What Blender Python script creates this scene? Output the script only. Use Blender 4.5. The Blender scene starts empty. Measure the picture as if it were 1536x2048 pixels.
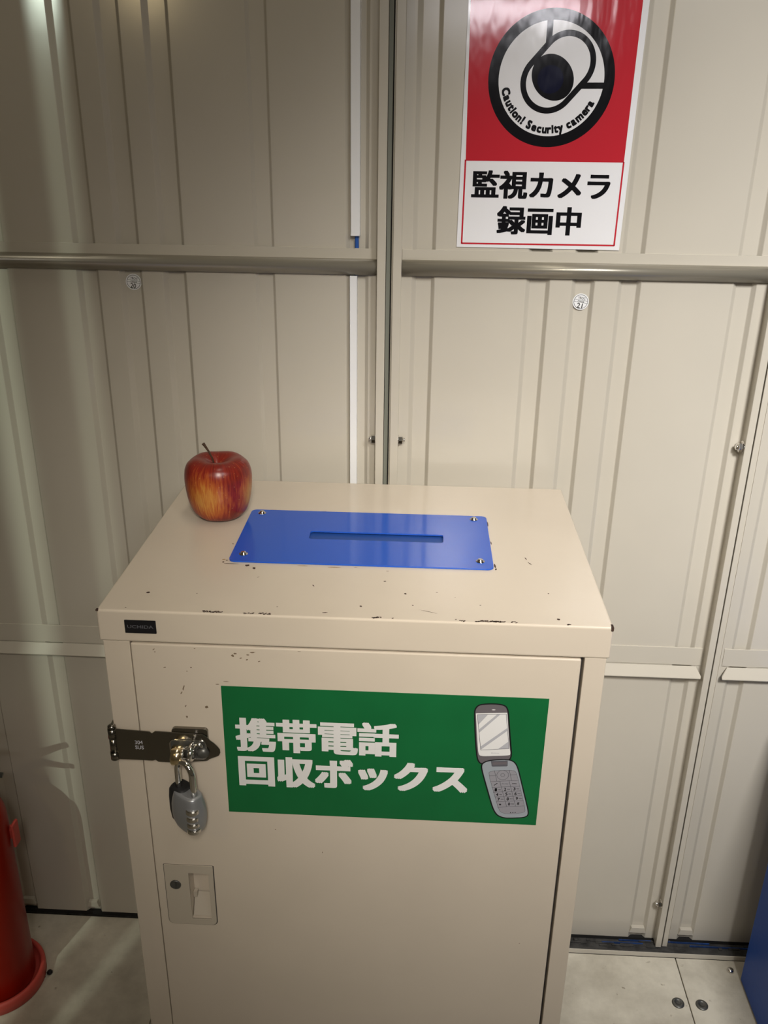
import bpy, bmesh, math, random
from mathutils import Vector, Matrix
PI = math.pi
random.seed(7)
sc = bpy.context.scene
COL = sc.collection

# ------------------------------------------------------------------ camera
cam_d = bpy.data.cameras.new('camera'); cam = bpy.data.objects.new('camera', cam_d); COL.objects.link(cam)
Rt = Vector((0.99881262, 0.0468777, 0.0132598)); Up = Vector((-0.03032654, 0.38527903, 0.92230167)); Fw = Vector((-0.03812666, 0.92160867, -0.3862432))
m = Matrix((Rt, Up, -Fw)).transposed().to_4x4(); m.translation = Vector((0.0602698, -1.15495, 1.27673))
cam.matrix_world = m
cam_d.sensor_fit = 'VERTICAL'; cam_d.sensor_height = 24.0; cam_d.lens = 24.0 * 1773.25 / 2048.0
cam_d.clip_start = 0.02
sc.camera = cam

# ------------------------------------------------------------------ world, lights, exposure
w = bpy.data.worlds.new('world'); sc.world = w; w.use_nodes = True
w.node_tree.nodes['Background'].inputs[0].default_value = (1.0, 0.86, 0.60, 1)
w.node_tree.nodes['Background'].inputs[1].default_value = 0.052

def area(name, loc, target, sx, sy, power, col, spread=PI):
    d = bpy.data.lights.new(name, 'AREA'); d.shape = 'RECTANGLE'; d.size = sx; d.size_y = sy
    d.energy = power; d.color = col; d.spread = spread
    o = bpy.data.objects.new(name, d); COL.objects.link(o); o.location = loc
    o.rotation_euler = (Vector(target) - Vector(loc)).to_track_quat('-Z', 'Y').to_euler()
    return o
area('ceiling_lamp_right', (0.66, -1.25, 1.86), (0.74, 0.0, 0.78), 0.26, 0.26, 5.7, (1.0, 0.985, 0.98), math.radians(70))
area('ceiling_lamp_overhead', (0.05, -0.50, 2.35), (0.05, -0.40, 0.0), 0.16, 0.70, 1.5, (1.0, 0.92, 0.78), math.radians(120))
area('front_lamp', (0.16, -1.62, 1.78), (0.06, -0.41, 0.92), 0.14, 0.30, 1.12, (1.0, 0.93, 0.82), math.radians(40))
area('far_lamp', (0.34, -2.70, 1.745), (0.2, 0.0, 1.3), 0.6, 0.04, 3.2, (0.97, 0.95, 1.0))
area('warm_lamp_behind', (-0.70, -1.50, 1.66), (-0.2, 0.0, 1.3), 0.06, 0.06, 0.9, (1.0, 0.78, 0.42))
sd = bpy.data.lights.new('street_light', 'SPOT'); so = bpy.data.objects.new('street_light', sd); COL.objects.link(so)
sd.energy = 66.0; sd.color = (0.86, 1.0, 0.84); sd.spot_size = math.radians(50); sd.spot_blend = 0.5; sd.shadow_soft_size = 0.006; sd.specular_factor = 0.3
so.location = (-1.2, -2.15, 1.75)
so.rotation_euler = (Vector((-0.5, 0, 0.60)) - Vector(so.location)).to_track_quat('-Z', 'Y').to_euler()

vs = sc.view_settings
vs.view_transform = 'Standard'; vs.look = 'None'; vs.gamma = 1.0; vs.use_curve_mapping = False; vs.exposure = 0.0

# ------------------------------------------------------------------ materials
def srgb(r, g, b):
    f = lambda c: (c/255.0/12.92) if c/255.0 <= 0.04045 else ((c/255.0+0.055)/1.055)**2.4
    return (f(r), f(g), f(b), 1)
def nt(name):
    m = bpy.data.materials.new(name); m.use_nodes = True
    return m, m.node_tree.nodes, m.node_tree.links, m.node_tree.nodes['Principled BSDF']
def mat(name, col, rough=0.5, metal=0.0, bump=0.0, bscale=60.0, coat=0.0, spec=0.5, var=0.0, vscale=6.0, grain=None):
    m, N, L, B = nt(name)
    B.inputs['Base Color'].default_value = col; B.inputs['Roughness'].default_value = rough
    B.inputs['Metallic'].default_value = metal; B.inputs['Specular IOR Level'].default_value = spec
    B.inputs['Coat Weight'].default_value = coat; B.inputs['Coat Roughness'].default_value = 0.08
    tc = N.new('ShaderNodeTexCoord'); src = tc.outputs['Object']
    if grain:
        mp = N.new('ShaderNodeMapping'); mp.inputs['Scale'].default_value = grain; L.new(src, mp.inputs[0]); src = mp.outputs[0]
    if bump:
        n = N.new('ShaderNodeTexNoise'); n.inputs['Scale'].default_value = bscale; n.inputs['Detail'].default_value = 3
        b = N.new('ShaderNodeBump'); b.inputs['Strength'].default_value = bump; b.inputs['Distance'].default_value = 0.002
        L.new(src, n.inputs[0]); L.new(n.outputs[0], b.inputs['Height']); L.new(b.outputs[0], B.inputs['Normal'])
    if var:
        n = N.new('ShaderNodeTexNoise'); n.inputs['Scale'].default_value = vscale; n.inputs['Detail'].default_value = 6
        r = N.new('ShaderNodeValToRGB'); r.color_ramp.elements[0].position = 0.35; r.color_ramp.elements[1].position = 0.65
        r.color_ramp.elements[0].color = tuple(c*(1-var) for c in col[:3]) + (1,)
        r.color_ramp.elements[1].color = tuple(min(1, c*(1+var*0.4)) for c in col[:3]) + (1,)
        L.new(src, n.inputs[0]); L.new(n.outputs[0], r.inputs[0]); L.new(r.outputs[0], B.inputs['Base Color'])
    return m

M = {}
M['wall'] = mat('painted_sheet_steel', (0.53, 0.490, 0.412, 1), rough=0.17, bump=0.05, bscale=14, spec=0.45, var=0.05, vscale=3)
M['wall_dark'] = mat('seam_gasket', (0.17, 0.175, 0.14, 1), rough=0.6)
M['black_gap'] = mat('dark_crevice', (0.010, 0.009, 0.008, 1), rough=0.9)
M['cab'] = mat('cabinet_enamel', (0.59, 0.515, 0.42, 1), rough=0.22, bump=0.03, bscale=40, spec=0.45, var=0.03, vscale=9)
M['inside'] = mat('cabinet_inside', (0.05, 0.045, 0.04, 1), rough=0.8)
M['lockp'] = mat('shaded_lock_plastic', (0.47, 0.415, 0.335, 1), rough=0.4)  # lock plastic, colour darkened for the shade of tilt and pocket
M['slotblue'] = mat('slot_blue', (0.012, 0.06, 0.26, 1), rough=0.5)
M['rust'] = mat('rust_chip', (0.055, 0.028, 0.018, 1), rough=0.9, var=0.5, vscale=300)
M['smudge'] = mat('rust_smear', (0.33, 0.22, 0.10, 1), rough=0.8, var=0.4, vscale=300)
M['blue'] = mat('blue_enamel', (0.014, 0.090, 0.50, 1), rough=0.12, bump=0.04, bscale=25, spec=0.35)
M['bluebox'] = mat('blue_box_paint', (0.007, 0.062, 0.34, 1), rough=0.45, bump=0.1, bscale=80, spec=0.25)
M['steel'] = mat('stainless_steel', (0.24, 0.225, 0.20, 1), rough=0.20, metal=1.0, bump=0.05, bscale=200)
M['chrome'] = mat('chrome', (0.75, 0.73, 0.70, 1), rough=0.10, metal=1.0)
M['gold_glint'] = mat('chrome_gold_reflection', (0.80, 0.66, 0.42, 1), rough=0.18, metal=1.0)  # chrome with a warm gold reflection put into its colour
M['zinc'] = mat('padlock_silver', (0.34, 0.35, 0.37, 1), rough=0.36, metal=0.6)
M['rubber'] = mat('black_rubber', (0.008, 0.008, 0.009, 1), rough=0.6)
M['white'] = mat('white_plastic', (0.80, 0.80, 0.80, 1), rough=0.35)
M['cable'] = mat('blue_cable', (0.02, 0.10, 0.40, 1), rough=0.4)
M['strip'] = mat('dirty_blue_strip', (0.010, 0.045, 0.17, 1), rough=0.6, var=0.7, vscale=40)
M['paper'] = mat('poster_white', (0.80, 0.79, 0.80, 1), rough=0.11, bump=0.55, bscale=26, coat=0.3, grain=(1, 1, .35))
M['pred'] = mat('poster_red', (0.50, 0.022, 0.035, 1), rough=0.11, bump=0.55, bscale=26, coat=0.3, grain=(1, 1, .35))
M['pblack'] = mat('poster_black', (0.006, 0.006, 0.008, 1), rough=0.11, bump=0.55, bscale=26, coat=0.1, grain=(1, 1, .35))
M['pnavy'] = mat('poster_navy', (0.004, 0.005, 0.022, 1), rough=0.11, bump=0.55, bscale=26, coat=0.1, grain=(1, 1, .35))
M['green'] = mat('sign_green', (0.005, 0.125, 0.035, 1), rough=0.33, bump=0.04, bscale=30, var=0.10, vscale=12)
M['swhite'] = mat('sign_white', (0.72, 0.71, 0.70, 1), rough=0.35)
M['ink'] = mat('ink_black', (0.008, 0.008, 0.010, 1), rough=0.35)
M['pgrey'] = mat('print_dark_grey', (0.13, 0.115, 0.125, 1), rough=0.35)
M['pmid'] = mat('print_mid_grey', (0.30, 0.33, 0.36, 1), rough=0.35)
M['pkey'] = mat('print_key_grey', (0.27, 0.265, 0.29, 1), rough=0.35)
M['plight'] = mat('print_pale_grey', (0.42, 0.42, 0.45, 1), rough=0.35)
M['pline'] = mat('print_line_grey', (0.10, 0.10, 0.115, 1), rough=0.35)
M['red'] = mat('extinguisher_red', (0.36, 0.011, 0.002, 1), spec=0.3, rough=0.34, var=0.1)
M['pinkring'] = mat('faded_red_plastic', (0.62, 0.085, 0.065, 1), rough=0.5, var=0.08, vscale=20)
M['stem'] = mat('apple_stem', (0.06, 0.03, 0.015, 1), rough=0.8, bump=0.5, bscale=300)
M['dirt'] = mat('grime', (0.045, 0.043, 0.040, 1), rough=0.8, bump=0.5, bscale=90, var=0.6, vscale=60)
M['rod'] = mat('bolt_grey', (0.13, 0.13, 0.12, 1), rough=0.4, metal=0.7)

def floor_material():
    m, N, L, B = nt('worn_floor_paint')
    tc = N.new('ShaderNodeTexCoord')
    n1 = N.new('ShaderNodeTexNoise'); n1.inputs['Scale'].default_value = 9; n1.inputs['Detail'].default_value = 10; n1.inputs['Roughness'].default_value = 0.65
    r1 = N.new('ShaderNodeValToRGB'); r1.color_ramp.elements[0].position = .34; r1.color_ramp.elements[1].position = .62
    r1.color_ramp.elements[0].color = (0.46, 0.42, 0.335, 1); r1.color_ramp.elements[1].color = (0.70, 0.655, 0.54, 1)
    n2 = N.new('ShaderNodeTexNoise'); n2.inputs['Scale'].default_value = 75; n2.inputs['Detail'].default_value = 4
    r2 = N.new('ShaderNodeValToRGB'); r2.color_ramp.elements[0].position = .22; r2.color_ramp.elements[1].position = .31
    r2.color_ramp.elements[0].color = (0.35, 0.3, 0.24, 1); r2.color_ramp.elements[1].color = (1, 1, 1, 1)
    mx = N.new('ShaderNodeMix'); mx.data_type = 'RGBA'; mx.blend_type = 'MULTIPLY'; mx.inputs[0].default_value = 1
    L.new(tc.outputs['Object'], n1.inputs[0]); L.new(tc.outputs['Object'], n2.inputs[0])
    L.new(n1.outputs[0], r1.inputs[0]); L.new(n2.outputs[0], r2.inputs[0])
    L.new(r1.outputs[0], mx.inputs[6]); L.new(r2.outputs[0], mx.inputs[7]); L.new(mx.outputs[2], B.inputs['Base Color'])
    b = N.new('ShaderNodeBump'); b.inputs['Strength'].default_value = .15; b.inputs['Distance'].default_value = .002
    L.new(n2.outputs[0], b.inputs['Height']); L.new(b.outputs[0], B.inputs['Normal'])
    B.inputs['Roughness'].default_value = 0.45
    return m
M['floor'] = floor_material()

def apple_material():
    m, N, L, B = nt('apple_skin')
    tc = N.new('ShaderNodeTexCoord'); sx = N.new('ShaderNodeSeparateXYZ'); L.new(tc.outputs['Object'], sx.inputs[0])
    at = N.new('ShaderNodeMath'); at.operation = 'ARCTAN2'; L.new(sx.outputs[0], at.inputs[0]); L.new(sx.outputs[1], at.inputs[1])
    s1 = N.new('ShaderNodeMath'); s1.operation = 'MULTIPLY'; s1.inputs[1].default_value = 14; L.new(at.outputs[0], s1.inputs[0])
    s2 = N.new('ShaderNodeMath'); s2.operation = 'MULTIPLY'; s2.inputs[1].default_value = 45; L.new(sx.outputs[2], s2.inputs[0])
    cb = N.new('ShaderNodeCombineXYZ'); L.new(s1.outputs[0], cb.inputs[0]); L.new(s2.outputs[0], cb.inputs[1])
    n = N.new('ShaderNodeTexNoise'); n.inputs['Scale'].default_value = 1.2; n.inputs['Detail'].default_value = 5; n.inputs['Roughness'].default_value = .55
    L.new(cb.outputs[0], n.inputs[0])
    # broad patches of ground colour: front below the middle, right-hand side
    def blob(center, r):
        v = N.new('ShaderNodeVectorMath'); v.operation = 'DISTANCE'; v.inputs[1].default_value = center
        L.new(tc.outputs['Object'], v.inputs[0])
        mr = N.new('ShaderNodeMapRange'); mr.interpolation_type = 'SMOOTHSTEP'
        mr.inputs['From Min'].default_value = r; mr.inputs['From Max'].default_value = r*0.15
        L.new(v.outputs['Value'], mr.inputs['Value']); return mr.outputs[0]
    b1 = blob((-0.008, -0.036, -0.004), 0.042); b2 = blob((0.043, -0.008, -0.006), 0.036)
    ad = N.new('ShaderNodeMath'); ad.operation = 'MAXIMUM'; L.new(b1, ad.inputs[0]); L.new(b2, ad.inputs[1])
    a2 = N.new('ShaderNodeMath'); a2.operation = 'MULTIPLY_ADD'; a2.inputs[1].default_value = 0.34
    nm = N.new('ShaderNodeMath'); nm.operation = 'MULTIPLY_ADD'; nm.inputs[1].default_value = 0.62; nm.inputs[2].default_value = 0.17
    L.new(n.outputs[0], nm.inputs[0]); L.new(ad.outputs[0], a2.inputs[0]); L.new(nm.outputs[0], a2.inputs[2])
    r = N.new('ShaderNodeValToRGB'); e = r.color_ramp.elements
    e[0].position = .36; e[0].color = (0.11, 0.008, 0.007, 1)
    e[1].position = .86; e[1].color = (0.55, 0.25, 0.05, 1)
    k = e.new(.54); k.color = (0.24, 0.022, 0.012, 1)
    k = e.new(.70); k.color = (0.42, 0.10, 0.022, 1)
    L.new(a2.outputs[0], r.inputs[0])
    # speckles
    v = N.new('ShaderNodeTexVoronoi'); v.inputs['Scale'].default_value = 190; L.new(tc.outputs['Object'], v.inputs[0])
    mr = N.new('ShaderNodeMapRange'); mr.inputs['From Min'].default_value = .16; mr.inputs['From Max'].default_value = .10; L.new(v.outputs['Distance'], mr.inputs['Value'])
    mu = N.new('ShaderNodeMath'); mu.operation = 'MULTIPLY'; mu.inputs[1].default_value = .35; L.new(mr.outputs[0], mu.inputs[0])
    mx = N.new('ShaderNodeMix'); mx.data_type = 'RGBA'; L.new(mu.outputs[0], mx.inputs[0]); L.new(r.outputs[0], mx.inputs[6]); mx.inputs[7].default_value = (0.5, 0.28, 0.12, 1)
    L.new(mx.outputs[2], B.inputs['Base Color'])
    B.inputs['Roughness'].default_value = 0.30; B.inputs['Specular IOR Level'].default_value = 0.45
    n3 = N.new('ShaderNodeTexNoise'); n3.inputs['Scale'].default_value = 50
    bp = N.new('ShaderNodeBump'); bp.inputs['Strength'].default_value = .12; bp.inputs['Distance'].default_value = .001
    L.new(tc.outputs['Object'], n3.inputs[0]); L.new(n3.outputs[0], bp.inputs['Height']); L.new(bp.outputs[0], B.inputs['Normal'])
    return m
M['apple'] = apple_material()

# ------------------------------------------------------------------ helpers
def tag(o, label=None, cat=None, group=None, kind=None):
    if label: o['label'] = label
    if cat: o['category'] = cat
    if group: o['group'] = group
    if kind: o['kind'] = kind
    return o
def empty(name, loc=(0, 0, 0), parent=None):
    o = bpy.data.objects.new(name, None); COL.objects.link(o); o.location = loc; o.empty_display_size = .05
    if parent: setpar(o, parent)
    return o
def wmat(o):
    mm = o.matrix_basis.copy()
    return (wmat(o.parent) @ o.matrix_parent_inverse @ mm) if o.parent else mm
def setpar(o, p):
    o.parent = p; o.matrix_parent_inverse = wmat(p).inverted()
class MB:
    """collects geometry in world coordinates and links it as ONE mesh object"""
    def __init__(s): s.v = []; s.f = []; s.mi = []; s.sm = []
    def add(s, verts, faces, mi=0, smooth=False):
        o = len(s.v); s.v += [tuple(p) for p in verts]
        for f in faces: s.f.append([i+o for i in f]); s.mi.append(mi); s.sm.append(smooth)
    def box(s, x0, x1, y0, y1, z0, z1, mi=0):
        v = [(x, y, z) for x in (x0, x1) for y in (y0, y1) for z in (z0, z1)]
        s.add(v, [(0, 1, 3, 2), (4, 6, 7, 5), (0, 4, 5, 1), (2, 3, 7, 6), (0, 2, 6, 4), (1, 5, 7, 3)], mi)
    def poly(s, pts, y0, y1=None, mi=0):
        """outline in (x,z), front face at y0, extruded back to y1"""
        n = len(pts)
        ar = sum(pts[i][0]*pts[(i+1) % n][1]-pts[(i+1) % n][0]*pts[i][1] for i in range(n))
        if ar < 0: pts = pts[::-1]
        if y1 is None: s.add([(p[0], y0, p[1]) for p in pts], [list(range(n))], mi); return
        v = [(p[0], y0, p[1]) for p in pts] + [(p[0], y1, p[1]) for p in pts]
        s.add(v, [list(range(n)), list(range(2*n-1, n-1, -1))] + [(i, i+n, (i+1) % n+n, (i+1) % n) for i in range(n)], mi)
    def hpoly(s, pts, z1, z0, mi=0):
        """outline in (x,y), top at z1, down to z0"""
        n = len(pts)
        ar = sum(pts[i][0]*pts[(i+1) % n][1]-pts[(i+1) % n][0]*pts[i][1] for i in range(n))
        if ar < 0: pts = pts[::-1]
        v = [(p[0], p[1], z1) for p in pts] + [(p[0], p[1], z0) for p in pts]
        s.add(v, [list(range(n)), list(range(2*n-1, n-1, -1))] + [(i, i+n, (i+1) % n+n, (i+1) % n) for i in range(n)], mi)
    def ring(s, c, ro, ri, y, n=64, mi=0, a0=0, a1=2*PI):
        full = abs(a1-a0-2*PI) < 1e-6; k = n if full else n+1
        vo = [(c[0]+ro*math.cos(a0+(a1-a0)*i/n), y, c[1]+ro*math.sin(a0+(a1-a0)*i/n)) for i in range(k)]
        vi = [(c[0]+ri*math.cos(a0+(a1-a0)*i/n), y, c[1]+ri*math.sin(a0+(a1-a0)*i/n)) for i in range(k)]
        s.add(vo+vi, [(i, (i+1) % k, (i+1) % k+k, i+k) for i in range(n)], mi)
    def disc(s, c, r, y, n=64, mi=0, ry=None, rot=0):
        ry = ry or r
        P = []
        for i in range(n):
            a = 2*PI*i/n; x, z = r*math.cos(a), ry*math.sin(a)
            P.append((c[0]+x*math.cos(rot)-z*math.sin(rot), c[1]+x*math.sin(rot)+z*math.cos(rot)))
        s.poly(P, y, None, mi)
    def lathe(s, prof, c=(0, 0, 0), axis='z', n=40, mi=0, smooth=True, caps=True):
        c = Vector(c); R = []
        for r, h in prof:
            row = []
            for i in range(n):
                a = 2*PI*i/n; u, v = r*math.cos(a), r*math.sin(a)
                p = (u, v, h) if axis == 'z' else ((h, u, v) if axis == 'x' else (u, -h, v))
                row.append(tuple(c+Vector(p)))
            R.append(row)
        vv = [p for row in R for p in row]; F = []
        for j in range(len(R)-1):
            for i in range(n):
                F.append((j*n+i, j*n+(i+1) % n, (j+1)*n+(i+1) % n, (j+1)*n+i))
        s.add(vv, F, mi, smooth)
        if caps:
            s.add(R[0], [list(range(n))[::-1]], mi); s.add(R[-1], [list(range(n))], mi)
    def tube(s, pts, r, n=12, mi=0, closed=False, smooth=True):
        P = [Vector(p) for p in pts]; k = len(P); rows = []
        up = None
        for i in range(k):
            a = P[(i-1) % k] if (closed or i > 0) else P[i]; b = P[(i+1) % k] if (closed or i < k-1) else P[i]
            t = (b-a).normalized()
            if up is None: up = t.orthogonal().normalized()
            up = (up - t*up.dot(t)).normalized(); q = t.cross(up)
            rr = r[i] if isinstance(r, (list, tuple)) else r
            rows.append([tuple(P[i]+up*rr*math.cos(2*PI*j/n)+q*rr*math.sin(2*PI*j/n)) for j in range(n)])
        vv = [p for row in rows for p in row]; F = []
        for i in range(k if closed else k-1):
            i2 = (i+1) % k
            for j in range(n): F.append((i*n+j, i*n+(j+1) % n, i2*n+(j+1) % n, i2*n+j))
        s.add(vv, F, mi, smooth)
        if not closed: s.add(rows[0], [list(range(n))[::-1]], mi); s.add(rows[-1], [list(range(n))], mi)
    def xsweep(s, prof, x0, x1, mi=0, smooth=False, cap=True):
        """profile in (y,z) swept along x"""
        n = len(prof); v = [(x0, a, b) for a, b in prof]+[(x1, a, b) for a, b in prof]
        s.add(v, [(i, i+1, i+1+n, i+n) for i in range(n-1)], mi, smooth)
        if cap: s.add(v[:n], [list(range(n))], mi); s.add(v[n:], [list(range(n))[::-1]], mi)
    def build(s, name, mats, parent=None, origin=None, bevel=0, seg=2, loc=None, fixn=True):
        me = bpy.data.meshes.new(name)
        if not isinstance(mats, (list, tuple)): mats = [mats]
        if origin is None:
            xs = [p[0] for p in s.v]; ys = [p[1] for p in s.v]; zs = [p[2] for p in s.v]
            origin = ((min(xs)+max(xs))/2, (min(ys)+max(ys))/2, min(zs))
        o0 = Vector(origin)
        me.from_pydata([tuple(Vector(p)-o0) for p in s.v], [], s.f)
        for mm in mats: me.materials.append(mm)
        me.polygons.foreach_set('material_index', s.mi); me.polygons.foreach_set('use_smooth', s.sm)
        me.update()
        if fixn:
            bm = bmesh.new(); bm.from_mesh(me); bmesh.ops.remove_doubles(bm, verts=bm.verts, dist=1e-6)
            bmesh.ops.recalc_face_normals(bm, faces=bm.faces); bm.to_mesh(me); bm.free()
        o = bpy.data.objects.new(name, me); COL.objects.link(o); o.location = o0
        if bevel:
            md = o.modifiers.new('bevel', 'BEVEL'); md.width = bevel; md.segments = seg; md.limit_method = 'ANGLE'; md.angle_limit = math.radians(40)
            md.harden_normals = False
        if parent: setpar(o, parent)
        return o
def rrect(x0, x1, z0, z1, r, n=6):
    if not isinstance(r, (list, tuple)): r = [r]*4
    P = []
    for (cx, cz, a, rr) in ((x1-r[0], z1-r[0], 0, r[0]), (x0+r[1], z1-r[1], PI/2, r[1]), (x0+r[2], z0+r[2], PI, r[2]), (x1-r[3], z0+r[3], 1.5*PI, r[3])):
        for i in range(n+1): P.append((cx+rr*math.cos(a+PI/2*i/n), cz+rr*math.sin(a+PI/2*i/n)))
    return P
def smoothpoly(pts, it=2):
    for _ in range(it):
        Q = []
        for i in range(len(pts)):
            a, b = pts[i], pts[(i+1) % len(pts)]
            Q += [(a[0]*.75+b[0]*.25, a[1]*.75+b[1]*.25), (a[0]*.25+b[0]*.75, a[1]*.25+b[1]*.75)]
        pts = Q
    return pts
def text_mesh(txt, offset=0.0, bold=0.0, nb=8, res=4):
    """flat lettering of size 1 in the (x,z) plane -> (verts, faces) ; bold = stroke growth"""
    cu = bpy.data.curves.new('t', 'FONT'); cu.body = txt; cu.size = 1; cu.resolution_u = res; cu.offset = offset
    cu.fill_mode = 'FRONT'
    ob = bpy.data.objects.new('t', cu); COL.objects.link(ob)
    dg = bpy.context.evaluated_depsgraph_get(); dg.update()
    me = bpy.data.meshes.new_from_object(ob.evaluated_get(dg))
    V = [(p.co.x, p.co.y, 0.0) for p in me.vertices]; F = [list(p.vertices) for p in me.polygons]
    bpy.data.objects.remove(ob); bpy.data.curves.remove(cu); bpy.data.meshes.remove(me)
    if bold:
        bx, bz = bold if isinstance(bold, tuple) else (bold, bold)
        V0, F0 = V, F; V = list(V0); F = list(F0)
        for k in range(nb):
            a = 2*PI*k/nb; dx, dy = math.cos(a), math.sin(a)
            if nb == 8: dx = max(-1, min(1, dx*1.42)); dy = max(-1, min(1, dy*1.42))
            dx *= bx; dy *= bz
            o = len(V); V += [(x+dx, y+dy, (k+1)*1.6e-5) for x, y, _ in V0]; F += [[i+o for i in f] for f in F0]
    return V, F
def fit(VF, x0, x1, z0, z1, y, shear=0.0):
    V, F = VF
    xs = [p[0] for p in V]; zs = [p[1] for p in V]; a, b, c, d = min(xs), max(xs), min(zs), max(zs)
    out = []
    for x, z, e in V:
        u = (x-a)/(b-a); t = (z-c)/(d-c)
        out.append((x0+(x1-x0)*u, y-e, z0+(z1-z0)*t + shear*u))
    return out, F

# ------------------------------------------------------------------ structure: back wall
wall = empty('wall_back', (0, 0, 0)); tag(wall, kind='structure')
ZT = 2.35
PF = 0.0          # panel face plane
R_UP = (1.1185, 1.1515); R_LO = (0.5400, 0.5900)
def panel(x0, x1, grooves):
    """grooves: (left, right, depth)"""
    b = MB(); prof = [(x0, -0.018), (x0, PF)]
    for g in grooves:
        a, c, d = g; s = 0.0042 if d > .004 else .003
        d = min(d, .006); prof += [(a, PF), (a+s*1.4, PF+d), (c-s*1.08, PF+d), (c, PF)]
    prof += [(x1, PF), (x1, -0.018)]
    n = len(prof)
    v = [(p[0], p[1], 0.007) for p in prof] + [(p[0], p[1], ZT) for p in prof]
    b.add(v, [(i, i+n, i+n+1, i+1) for i in range(n-1)])
    # sheet thickness behind
    b.box(x0, x1, 0.0085, 0.0105, 0.007, ZT)
    return b
gl = [(-1.35, -1.32, .006), (-1.2, -1.17, .006), (-1.05, -1.02, .006), (-0.9, -0.871, .006), (-0.768, -0.739, .006), (-0.623, -0.594, .006), (-0.5065, -0.4785, .006),
      (-0.3895, -0.3604, .007), (-0.3333, -0.3037, .007), (-0.2767, -0.2459, .007), (-0.1566, -0.1312, .0035), (-0.0410, -0.0115, .007)]
g2 = [(0.0433, 0.0726, .007), (0.1882, 0.2184, .007), (0.2460, 0.2747, .007), (0.3041, 0.3327, .007), (0.4470, 0.4760, .007)]
g3 = [(0.5303, 0.5575, .007), (0.675, 0.705, .007), (0.733, 0.762, .007), (0.791, 0.820, .007), (0.934, 0.963, .007)]
def lips(b, x0, x1, side):
    """folded flange lips: front return at y=-0.018"""
    pass
panels = []
for (x0, x1, gr) in ((-1.75, 0.0006, gl), (0.0300, 0.4905, g2), (0.5095, 1.70, g3)):
    b = panel(x0, x1, gr)
    panels.append((b, x0, x1))
# front return lips of the flanges that meet at each seam
LW = 0.0088
b, x0, x1 = panels[0]; b.box(x1-.0006, x1+.0102, -0.0188, -0.0172, .007, ZT); b.box(x1+.0092, x1+.0102, -0.0172, -.003, .007, ZT)
b, x0, x1 = panels[1]
b.box(x0-.0102, x0+.0006, -0.0188, -0.0172, .007, ZT); b.box(x0-.0102, x0-.0092, -0.0172, -.003, .007, ZT)
b.box(x1-.0006, x1+.0088, -0.0188, -0.0172, .007, ZT); b.box(x1+.0078, x1+.0088, -0.0172, -.003, .007, ZT)
b, x0, x1 = panels[2]; b.box(x0-.0078, x0+.0006, -0.0170, -0.0158, .007, ZT); b.box(x0-.0078, x0-.0068, -0.0158, -.003, .007, ZT)
POBJ = [p[0].build('wall_panel', M['wall'], wall, bevel=0.0006, seg=1) for p in panels]
# seam filler at the bottom of each crevice
b = MB(); b.box(0.0113, 0.0163, -0.010, 0.012, .007, ZT); b.build('seam_strip', M['wall_dark'], wall)
b = MB(); b.box(0.0180, 0.0197, -0.013, 0.012, .007, ZT); b.build('seam_fold', M['wall'], wall)
b = MB(); b.box(0.0163, 0.0180, -0.006, 0.012, .007, ZT); b.box(0.4998, 0.5012, -0.006, 0.012, .007, ZT); b.build('crevice', M['black_gap'], wall)

def rail_up(x0, x1, par):
    b = MB()
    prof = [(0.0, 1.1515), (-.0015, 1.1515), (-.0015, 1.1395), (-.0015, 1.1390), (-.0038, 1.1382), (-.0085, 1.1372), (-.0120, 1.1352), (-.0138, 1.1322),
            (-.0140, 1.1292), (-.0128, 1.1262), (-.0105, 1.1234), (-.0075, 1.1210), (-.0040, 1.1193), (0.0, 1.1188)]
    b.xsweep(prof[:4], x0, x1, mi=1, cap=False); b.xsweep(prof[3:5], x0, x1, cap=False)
    b.xsweep(prof[4:], x0, x1, smooth=True, cap=False)
    b.add([(x0,)+p for p in prof], [list(range(len(prof)))]); b.add([(x1,)+p for p in prof], [list(range(len(prof)))[::-1]])
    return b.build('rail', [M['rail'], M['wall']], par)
def rail_low(x0, x1, par, cutl=False, cutr=False):
    b = MB()
    b.xsweep([(0, .590), (-.0013, .590), (-.0013, .5605), (0, .5605)], x0-.0, x1+.0)
    top = [(-.0013, .5625), (-.0035, .5600)]
    lip = [(-.0035, .5600), (-.0105, .5465), (-.0118, .5440), (-.0112, .5424), (-.0092, .5420), (-.0080, .5440), (-.0080, .5470), (-.0013, .5590)]
    n = len(lip); cl = [(.006 if cutl else 0)]*n; cr = [(.006 if cutr else 0)]*n
    ca = lambda i: (0.0075 if i in (0, 7) else 0.0)
    v = [(x0+(ca(i) if cutl else 0), p[0], p[1]) for i, p in enumerate(lip)] + [(x1-(ca(i) if cutr else 0), p[0], p[1]) for i, p in enumerate(lip)]
    b.add(v, [(i, (i+1) % n, (i+1) % n+n, i+n) for i in range(n)] + [list(range(n)), list(range(n, 2*n))[::-1]])
    return b.build('rail', M['wall'], par, bevel=.0004)
M['rail'] = mat('rail_shaded_paint', (0.30, 0.275, 0.22, 1), rough=0.33, metal=0.45, spec=0.6, bump=0.04, bscale=30)  # bead paint darkened so the colour carries its underside shade
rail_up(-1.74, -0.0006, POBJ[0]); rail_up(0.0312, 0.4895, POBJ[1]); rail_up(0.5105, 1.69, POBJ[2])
rail_low(-1.74, -0.0012, POBJ[0], cutr=True); rail_low(0.0312, 0.4885, POBJ[1], True, True); rail_low(0.5200, 1.69, POBJ[2], cutl=True)
# clear film strip stuck along the right upper rail
b = MB(); b.box(0.0335, 0.150, -.0019, -.0015, 1.1405, 1.1512); b.build('film_strip', M['wall'], POBJ[1])
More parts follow.
